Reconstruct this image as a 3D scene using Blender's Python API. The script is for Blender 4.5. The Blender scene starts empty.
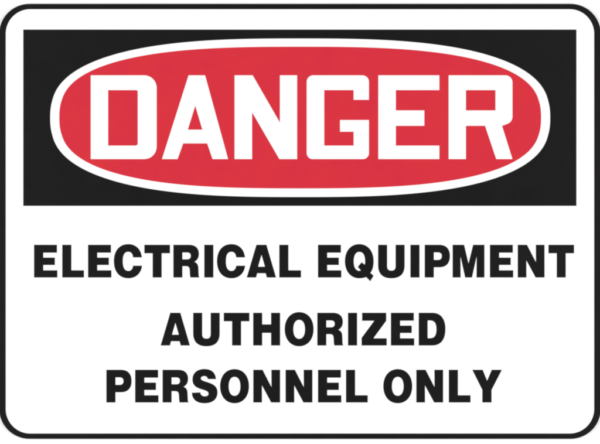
"""Close-up of a printed rectangular safety sign fixed flat on a plain white wall."""
import bpy, math, re
from mathutils import Vector

sc = bpy.context.scene
col = sc.collection

# ---------------------------------------------------------------- dimensions
# The artwork is measured in units of 1/600 of the sign's width; the sign is a
# 14 x 10 inch plastic plate.  u = one artwork unit in metres.
U = 0.3556 / 600.0
CX, CY = 300.0, 222.0            # artwork point that sits on the world's Z axis
Z0 = 1.55                        # height of the sign's middle on the wall
THICK = 0.0015                   # plate thickness
INK = 0.00005                    # thickness of one printed film


def P(x, y, d=0.0):
    """artwork point -> world (X right, Z up, -Y towards the viewer)"""
    return Vector(((x - CX) * U, -d, (CY - y) * U))


# ---------------------------------------------------------------- path helpers
def cub(p0, p1, p2, p3, n=14):
    out = []
    for i in range(1, n + 1):
        t = i / n
        s = 1 - t
        out.append((s**3*p0[0] + 3*s*s*t*p1[0] + 3*s*t*t*p2[0] + t**3*p3[0],
                    s**3*p0[1] + 3*s*s*t*p1[1] + 3*s*t*t*p2[1] + t**3*p3[1]))
    return out


def parse(d):
    """tiny outline language: M x y, L x y, C x1 y1 x2 y2 x y, Z -> closed loops"""
    tok = re.findall(r'[MLCZ]|-?\d*\.?\d+', d)
    loops, cur, i = [], [], 0
    while i < len(tok):
        k = tok[i]
        i += 1
        if k == 'M':
            cur = [(float(tok[i]), float(tok[i+1]))]
            i += 2
        elif k == 'L':
            cur.append((float(tok[i]), float(tok[i+1])))
            i += 2
        elif k == 'C':
            v = [float(t) for t in tok[i:i+6]]
            i += 6
            cur += cub(cur[-1], v[0:2], v[2:4], v[4:6])
        elif k == 'Z':
            if math.dist(cur[0], cur[-1]) < 1e-6:
                cur.pop()
            loops.append(cur)
    return loops


def rounded(pts, n=10):
    """polygon whose points are (x, y, radius) -> loop with rounded corners"""
    out = []
    m = len(pts)
    for i in range(m):
        x, y, r = pts[i]
        if r <= 0:
            out.append((x, y))
            continue
        a, b, c = Vector(pts[i-1][:2]), Vector((x, y)), Vector(pts[(i+1) % m][:2])
        d1, d2 = (a - b).normalized(), (c - b).normalized()
        half = d1.angle(d2) / 2
        k = r / math.tan(half)
        s, e = b + d1 * k, b + d2 * k
        h = 4/3 * math.tan((math.pi - 2*half) / 4) * r
        out.append(tuple(s))
        out += cub(s, s - d1 * h, e - d2 * h, e, n)
    return out


def spread(loop, d):
    """ink spread: move a closed outline outwards by d (inwards when negative)"""
    m = len(loop)
    area = sum(loop[i-1][0] * loop[i][1] - loop[i][0] * loop[i-1][1] for i in range(m))
    sg = 1 if area > 0 else -1
    out = []
    for i in range(m):
        a, b, c = Vector(loop[i-1]), Vector(loop[i]), Vector(loop[(i+1) % m])
        d1, d2 = (b - a).normalized(), (c - b).normalized()
        n1, n2 = Vector((d1.y, -d1.x)) * sg, Vector((d2.y, -d2.x)) * sg
        k = n1 + n2
        q = b + k * (d / max(0.5, 1 + n1.dot(n2)))
        out.append((q.x, q.y))
    return out


def superoval(cx, cy, a, b, e, f, n=240):
    out = []
    for i in range(n):
        t = 2 * math.pi * i / n
        c, s = math.cos(t), math.sin(t)
        y = b * math.copysign(abs(s)**(2/f), s)
        x = a * math.copysign(abs(c)**(2/e), c)
        x += math.copysign(1.0 * math.exp(-(y / 25)**2) - 0.6, c) * max(0.0, 1 - (y / 60)**2)   # rounder tips
        out.append((cx + x, cy + y))
    return out


def box(x0, y0, x1, y1, r=0):
    return rounded([(x0, y0, r), (x1, y0, r), (x1, y1, r), (x0, y1, r)], 20)


# ---------------------------------------------------------------- solid from outlines
def solid(name, loops, base, top, mat, parent=None, bevel=0.0):
    """fill closed loops (inner ones become holes) and give the sheet real
    thickness: back face at depth `base`, front face at depth `top`."""
    cu = bpy.data.curves.new(name, 'CURVE')
    cu.dimensions = '2D'
    cu.fill_mode = 'BOTH'
    cu.extrude = (top - base) / 2 - bevel
    cu.bevel_depth = bevel
    cu.bevel_resolution = 3
    if bevel:
        cu.offset = -bevel
    for lp in loops:
        sp = cu.splines.new('POLY')
        sp.points.add(len(lp) - 1)
        for q, (x, y) in zip(sp.points, lp):
            v = P(x, y)
            q.co = (v.x, v.z, 0, 1)
        sp.use_cyclic_u = True
    tmp = bpy.data.objects.new(name + '_outline', cu)
    col.objects.link(tmp)
    dg = bpy.context.evaluated_depsgraph_get()
    me = bpy.data.meshes.new_from_object(tmp.evaluated_get(dg))
    bpy.data.objects.remove(tmp)
    bpy.data.curves.remove(cu)
    mid = (base + top) / 2
    for v in me.vertices:                        # curve plane -> the wall's plane
        x, y, z = v.co
        v.co = (x, -(mid + z), y)
    me.name = name
    me.materials.clear()
    me.materials.append(mat)
    o = bpy.data.objects.new(name, me)
    col.objects.link(o)
    if parent:
        o.parent = parent
    return o


# ---------------------------------------------------------------- materials
def material(name, rgb, rough, spec, mottle=0.0, mscale=60.0, bump=0.0, bscale=900.0, hue=0.0):
    m = bpy.data.materials.new(name)
    m.use_nodes = True
    nt = m.node_tree
    b = nt.nodes['Principled BSDF']
    b.inputs['Base Color'].default_value = (*rgb, 1)
    b.inputs['Roughness'].default_value = rough
    b.inputs['Specular IOR Level'].default_value = spec
    tc = nt.nodes.new('ShaderNodeTexCoord')
    if mottle:
        # uneven ink lay-down: soft patches a few millimetres wide
        n1 = nt.nodes.new('ShaderNodeTexNoise')
        n1.inputs['Scale'].default_value = mscale
        n1.inputs['Detail'].default_value = 4.0
        n1.inputs['Roughness'].default_value = 0.6
        nt.links.new(tc.outputs['Object'], n1.inputs['Vector'])
        r = nt.nodes.new('ShaderNodeValToRGB')
        r.color_ramp.elements[0].position = 0.32
        r.color_ramp.elements[1].position = 0.68
        lo = [c * (1 - mottle) for c in rgb]
        hi = [c * (1 + mottle) for c in rgb]
        lo[1] *= 1 - hue
        hi[1] *= 1 + hue
        lo[2] *= 1 + hue
        hi[2] *= 1 - hue
        r.color_ramp.elements[0].color = (*lo, 1)
        r.color_ramp.elements[1].color = (*hi, 1)
        nt.links.new(n1.outputs['Fac'], r.inputs['Fac'])
        nt.links.new(r.outputs['Color'], b.inputs['Base Color'])
    if bump:
        n2 = nt.nodes.new('ShaderNodeTexNoise')
        n2.inputs['Scale'].default_value = bscale
        n2.inputs['Detail'].default_value = 5.0
        nt.links.new(tc.outputs['Object'], n2.inputs['Vector'])
        bp = nt.nodes.new('ShaderNodeBump')
        bp.inputs['Strength'].default_value = bump
        bp.inputs['Distance'].default_value = 0.0004
        nt.links.new(n2.outputs['Fac'], bp.inputs['Height'])
        nt.links.new(bp.outputs['Normal'], b.inputs['Normal'])
    return m


WHITE = material('white_plastic', (0.84, 0.84, 0.84), 0.5, 0.3, mottle=0.006, mscale=35, bump=0.03)
WHITE_INK = material('white_ink', (0.84, 0.835, 0.838), 0.5, 0.3, mottle=0.006, mscale=50, bump=0.03)
BLACK = material('black_ink', (0.0080, 0.0074, 0.0075), 0.36, 0.13, mottle=0.08, mscale=70, bump=0.05, hue=0.02)
RED = material('red_ink', (0.560, 0.0255, 0.0415), 0.36, 0.13, mottle=0.022, mscale=45, bump=0.05, hue=0.07)
PAINT = material('white_wall_paint', (0.84, 0.84, 0.84), 0.8, 0.2, mottle=0.01, mscale=12, bump=0.06, bscale=350)

# ---------------------------------------------------------------- lettering shapes
# Heavy grotesque capitals; each outline starts at its own left edge, y grows
# downwards from the cap line, cap height 32.5.
GLYPH = {
 'E': 'M 0 0 L 22.7 0 L 22.7 7.7 L 9 7.7 L 9 12.8 L 20.6 12.8 L 20.6 20 L 9 20 L 9 25.5 L 23.1 25.5 L 23.1 32.5 L 0 32.5 Z',
 'L': 'M 0 0 L 8.9 0 L 8.9 25.5 L 21.5 25.5 L 21.5 32.5 L 0 32.5 Z',
 'I': 'M 0 0 L 8.9 0 L 8.9 32.5 L 0 32.5 Z',
 'T': 'M 0 0 L 25.4 0 L 25.4 8.3 L 17.1 8.3 L 17.1 32.5 L 8.3 32.5 L 8.3 8.3 L 0 8.3 Z',
 'H': 'M 0 0 L 8.8 0 L 8.8 11.6 L 17.9 11.6 L 17.9 0 L 26.7 0 L 26.7 32.5 L 17.9 32.5 L 17.9 19.9 L 8.8 19.9 L 8.8 32.5 L 0 32.5 Z',
 'N': 'M 0 0 L 9.1 0 L 18.1 17.3 L 18.1 0 L 26.6 0 L 26.6 32.5 L 17.8 32.5 L 8.5 15.4 L 8.5 32.5 L 0 32.5 Z',
 'M': 'M 0 0 L 11.3 0 L 15.8 18.7 L 20.5 0 L 31.6 0 L 31.6 32.5 L 23.9 32.5 L 23.9 11.5 L 19.2 32.5 L 12.5 32.5 L 7.8 11.5 L 7.8 32.5 L 0 32.5 Z',
 'A': 'M 9.6 0 L 19.5 0 L 29 32.5 L 20 32.5 L 18.9 28.3 L 10.2 28.3 L 9.1 32.5 L 0 32.5 Z M 14.6 9.8 L 18.2 21.9 L 11.1 21.9 Z',
 'Z': 'M .5 0 L 24.4 0 L 24.4 7.9 L 11.5 25.5 L 24.9 25.5 L 24.9 32.5 L 0 32.5 L 0 25 L 12.7 7.8 L .5 7.8 Z',
 'Y': 'M 0 0 L 10.2 0 L 14.7 11 L 19.4 0 L 29.3 0 L 19 20 L 19 32.5 L 10 32.5 L 10 20 Z',
 'U': 'M 0 0 L 8.8 0 L 8.8 21 C 8.8 24.5 10.2 25.8 13.1 25.8 C 16.1 25.8 17.5 24.5 17.5 21 L 17.5 0 L 26.3 0 L 26.3 20.5 C 26.3 29 21.8 33.3 13.1 33.3 C 4.5 33.3 0 29 0 20.5 Z',
 'P': 'M 0 0 L 14.5 0 C 21.3 0 25 4 25 11.1 C 25 18.3 21.3 22.3 14.5 22.3 L 8.9 22.3 L 8.9 32.5 L 0 32.5 Z'
      ' M 8.9 7.4 L 12.9 7.4 C 15.7 7.4 17.1 8.7 17.1 11.2 C 17.1 13.8 15.7 15.1 12.9 15.1 L 8.9 15.1 Z',
 'R': 'M 0 0 L 15.5 0 C 22 0 25.3 3.4 25.3 8.8 C 25.3 13 23.5 15.6 20.6 16.9 C 23.6 17.9 24.7 20 24.8 23.5 L 25 29 C 25.1 31 25.3 32 25.8 32.5'
      ' L 17.1 32.5 C 16.7 31.6 16.6 30.5 16.5 28.5 L 16.3 25.2 C 16.2 22.2 15 21.2 12.3 21.2 L 8.8 21.2 L 8.8 32.5 L 0 32.5 Z'
      ' M 8.8 7.5 L 13.5 7.5 C 16.2 7.5 17.4 8.7 17.4 10.9 C 17.4 13.2 16.2 14.5 13.5 14.5 L 8.8 14.5 Z',
 'D': 'M 0 0 L 13.5 0 C 22 0 26.5 6 26.5 16.2 C 26.5 26.5 22 32.5 13.5 32.5 L 0 32.5 Z'
      ' M 8.7 7.5 L 11 7.5 C 15.8 7.5 17.7 10.3 17.7 16.4 C 17.7 22.6 15.8 25.4 11 25.4 L 8.7 25.4 Z',
 'C': 'M 27.8 12.4 C 26.9 4.2 21.8 -.7 14.3 -.7 C 5.3 -.7 0 6 0 16.3 C 0 26.6 5.3 33.3 14.4 33.3 C 21.8 33.3 27 28.6 28 20.9 L 19.2 20.9'
      ' C 18.8 24.3 17 26.1 14.4 26.1 C 10.5 26.1 8.7 22.6 8.7 16.3 C 8.7 10 10.5 6.8 14.3 6.8 C 17 6.8 18.8 8.6 19.2 12.4 Z',
 'O': 'M 14.35 -.7 C 22.9 -.7 28.7 6.1 28.7 16.3 C 28.7 26.5 22.9 33.3 14.35 33.3 C 5.8 33.3 0 26.5 0 16.3 C 0 6.1 5.8 -.7 14.35 -.7 Z'
      ' M 14.35 6.9 C 10.6 6.9 8.4 10.6 8.4 16.4 C 8.4 22.3 10.6 26 14.35 26 C 18.1 26 20.3 22.3 20.3 16.4 C 20.3 10.6 18.1 6.9 14.35 6.9 Z',
 'Q': 'M 14.2 -.7 C 22.8 -.7 28.5 6.1 28.5 16.3 C 28.5 21.4 27.4 25.2 25.3 28.1 L 28.5 30.8 L 25.2 36.2 L 21.2 32 C 19.2 32.9 16.8 33.3 14.2 33.3'
      ' C 5.7 33.3 0 26.5 0 16.3 C 0 6.1 5.7 -.7 14.2 -.7 Z'
      ' M 14.4 6.9 C 10.6 6.9 8.6 10.6 8.6 16.5 C 8.6 22.3 10.6 26 14.4 26 C 15 26 15.5 25.9 16 25.6 L 12.9 22 L 16.6 17.5 L 19.9 20'
      ' C 20.1 18.9 20.2 17.8 20.2 16.4 C 20.2 10.6 18.2 6.9 14.4 6.9 Z',
 'S': 'M 23.9 9.1 C 23.3 2.6 19.3 -.8 12.4 -.8 C 5.2 -.8 .6 3.2 .6 9.6 C .6 15.4 4 17.6 9.5 19.3 C 14.5 20.8 16.6 21.5 16.6 23.8'
      ' C 16.6 25.6 15.2 26.5 12.9 26.5 C 10 26.5 8.6 25.2 8.3 22.6 L 0 23 C .3 29.6 4.8 33.3 12.5 33.3 C 20.6 33.3 25.4 29.3 25.4 22.6'
      ' C 25.4 16.6 21.6 14.3 15.2 12.3 C 10.6 10.9 8.8 10.3 8.8 8.5 C 8.8 7 10.2 6.1 12.2 6.1 C 14.3 6.1 15.6 7.1 15.9 9.1 Z',
}

WORDS = [
    ('ELECTRICAL', 244.9, [34.2, 62.4, 88.2, 114.0, 144.5, 173.5, 204.4, 217.1, 246.9, 279.4]),
    ('EQUIPMENT', 244.9, [318.1, 345.0, 378.2, 410.5, 424.8, 452.7, 490.0, 517.8, 548.5]),
    ('AUTHORIZED', 312.9, [160.8, 193.3, 223.9, 253.3, 284.8, 317.4, 348.1, 361.7, 391.0, 418.8]),
    ('PERSONNEL', 369.9, [106.5, 135.3, 162.7, 192.0, 220.2, 253.4, 285.7, 318.1, 346.1]),
    ('ONLY', 369.9, [383.4, 416.4, 448.9, 472.4]),
]

T, B = 75.3, 159.1                                     # DANGER: cap line, base line
DANGER = [
    # D
    [rounded([(90.8, T, 0), (156.7, T, 12.5), (156.7, B, 12.5), (90.8, B, 0)]),
     rounded([(108.2, 90.1, 0), (137.8, 90.1, 1.6), (137.8, 145.6, 2.2), (108.2, 145.6, 0)], 5)],
    # A
    [[(188.6, T), (205.1, T), (228.1, B), (212.6, B), (207.2, 143.4), (183.2, 143.4), (177.6, B), (162.0, B)],
     [(195.3, 105.6), (202.4, 129.7), (187.8, 129.7)]],
    # N
    [[(234.6, T), (252.7, T), (279.9, 122.6), (279.9, T), (297.1, T), (297.1, B), (279.4, B), (252.1, 112.2), (252.1, B), (234.6, B)]],
    # G
    [rounded([(306.7, T, 6.5), (368.9, T, 6.5), (368.9, 99.8, 0), (353.6, 99.8, 0), (353.6, 90.1, 0), (324.2, 90.1, 0),
              (324.2, 145.6, 0), (353.6, 145.6, 0), (353.6, 131.7, 0), (340.0, 131.7, 0), (340.0, 120.0, 0),
              (368.9, 120.0, 0), (368.9, B, 6.0), (306.7, B, 6.0)])],
    # E
    [[(378.3, T), (439.3, T), (439.3, 90.1), (395.8, 90.1), (395.8, 110.4), (424.3, 110.4), (424.3, 125.8),
      (395.8, 125.8), (395.8, 145.6), (439.3, 145.6), (439.3, B), (378.3, B)]],
    # R
    [rounded([(448.6, T, 0), (512.4, T, 7.0), (512.4, 121.8, 7.5), (502.0, 125.9, 0), (512.4, B, 0), (496.2, B, 0),
              (485.0, 125.8, 0), (465.9, 125.8, 0), (465.9, B, 0), (448.6, B, 0)]),
     box(465.9, 90.1, 495.4, 110.4)],
]


def glyphs(word, top, lefts):
    loops = []
    for ch, left in zip(word, lefts):
        for k, lp in enumerate(parse(GLYPH[ch])):
            lp = spread(lp, -0.13 if k else 0.13)      # the second outline is a counter
            loops.append([(x + left, y + top) for x, y in lp])
    return loops


# ---------------------------------------------------------------- the setting
me = bpy.data.meshes.new('background_wall')
W, Hh, TH = 2.2, 1.55, 0.10                            # a piece of painted wall
vs = [(x, y, z) for y in (0.0, TH) for z in (-Hh, Hh) for x in (-W, W)]
me.from_pydata(vs, [], [(0, 1, 3, 2), (5, 4, 6, 7), (4, 0, 2, 6), (1, 5, 7, 3), (2, 3, 7, 6), (4, 5, 1, 0)])
me.materials.append(PAINT)
wall = bpy.data.objects.new('background_wall', me)
col.objects.link(wall)
wall.location = (0, 0.0, Z0)
wall['kind'] = 'structure'
wall['label'] = 'plain white painted wall behind the danger sign'

# ---------------------------------------------------------------- the sign
sign = bpy.data.objects.new('warning_sign', None)
sign.empty_display_size = 0.05
col.objects.link(sign)
sign.location = (0, -0.0002, Z0)
sign['label'] = 'white electrical danger sign with black border and red oval on white wall'
sign['category'] = 'sign'

F = THICK                                              # front face of the plate
X0, X1, Y0, Y1 = -0.9, 600.9, 3.75, 438.95             # outer edge of the black line
panel = solid('panel', [box(X0 - .4, Y0 - .4, X1 + .4, Y1 + .4, 30.8)], 0.0, F, WHITE, sign, bevel=0.0002)
border = solid('border', [box(X0, Y0, X1, Y1, 30.4), box(5.8, 9.2, 594.1, 433.5, 24.5)],
               F - INK, F + INK, BLACK, sign)
header = solid('header', [box(23.3, 29.5, 576.4, 205.9)], F - INK, F + INK, BLACK, sign)
rim = solid('oval_rim', [superoval(300.2, 117.75, 249.5, 79.25, 2.75, 2.6), superoval(300.2, 117.55, 240.5, 70.9, 2.8, 2.68)],
            F + INK, F + 2 * INK, WHITE_INK, header)
oval = solid('oval', [superoval(300.2, 117.55, 241.5, 71.9, 2.8, 2.68)], F + INK * 0.8, F + 1.7 * INK, RED, header)
title = solid('lettering', [spread(lp, 0.02 if k else -0.02) for g in DANGER for k, lp in enumerate(g)], F + 1.5 * INK, F + 2.6 * INK, WHITE_INK, header)
title['label'] = 'white squared capitals reading DANGER on the red oval'
for word, top, lefts in WORDS:
    o = solid('lettering', glyphs(word, top, lefts), F - INK, F + INK, BLACK, sign)
    o['label'] = 'black bold capitals reading ' + word

# ---------------------------------------------------------------- light: studio softboxes
def softbox(name, loc, size, power, target):
    li = bpy.data.lights.new(name, 'AREA')
    li.shape = 'RECTANGLE'
    li.size, li.size_y = size
    li.energy = power
    li.color = (1.0, 0.998, 0.995)
    o = bpy.data.objects.new(name, li)
    col.objects.link(o)
    o.location = loc
    o.rotation_euler = (Vector(target) - Vector(loc)).to_track_quat('-Z', 'Y').to_euler()
    return o


C0 = (0, 0, Z0)
softbox('softbox_lamp', (-1.35, -1.25, Z0), (1.0, 1.5), 32.5, C0)
softbox('softbox_lamp', (1.35, -1.25, Z0), (1.0, 1.5), 32.5, C0)

w = bpy.data.worlds.new('World')
sc.world = w
w.use_nodes = True
bg = w.node_tree.nodes['Background']
bg.inputs['Color'].default_value = (1, 1, 1, 1)
bg.inputs['Strength'].default_value = 0.12

# ---------------------------------------------------------------- camera
cam = bpy.data.cameras.new('camera')
cam.sensor_fit = 'HORIZONTAL'
cam.sensor_width = 36.0
cam.lens = 100.0
DIST = 600 * U * cam.lens / 36.0                       # frame the 600-unit width exactly
co = bpy.data.objects.new('camera', cam)
col.objects.link(co)
co.location = (0, -(DIST + F + INK), Z0)
co.rotation_euler = (math.radians(90), 0, 0)
cam.clip_start, cam.clip_end = 0.01, 50
sc.camera = co

sc.view_settings.view_transform = 'Standard'
sc.view_settings.look = 'None'
sc.view_settings.gamma = 1
sc.view_settings.exposure = 0.0
sc.cycles.filter_width = 2.3                           # a slightly soft lens
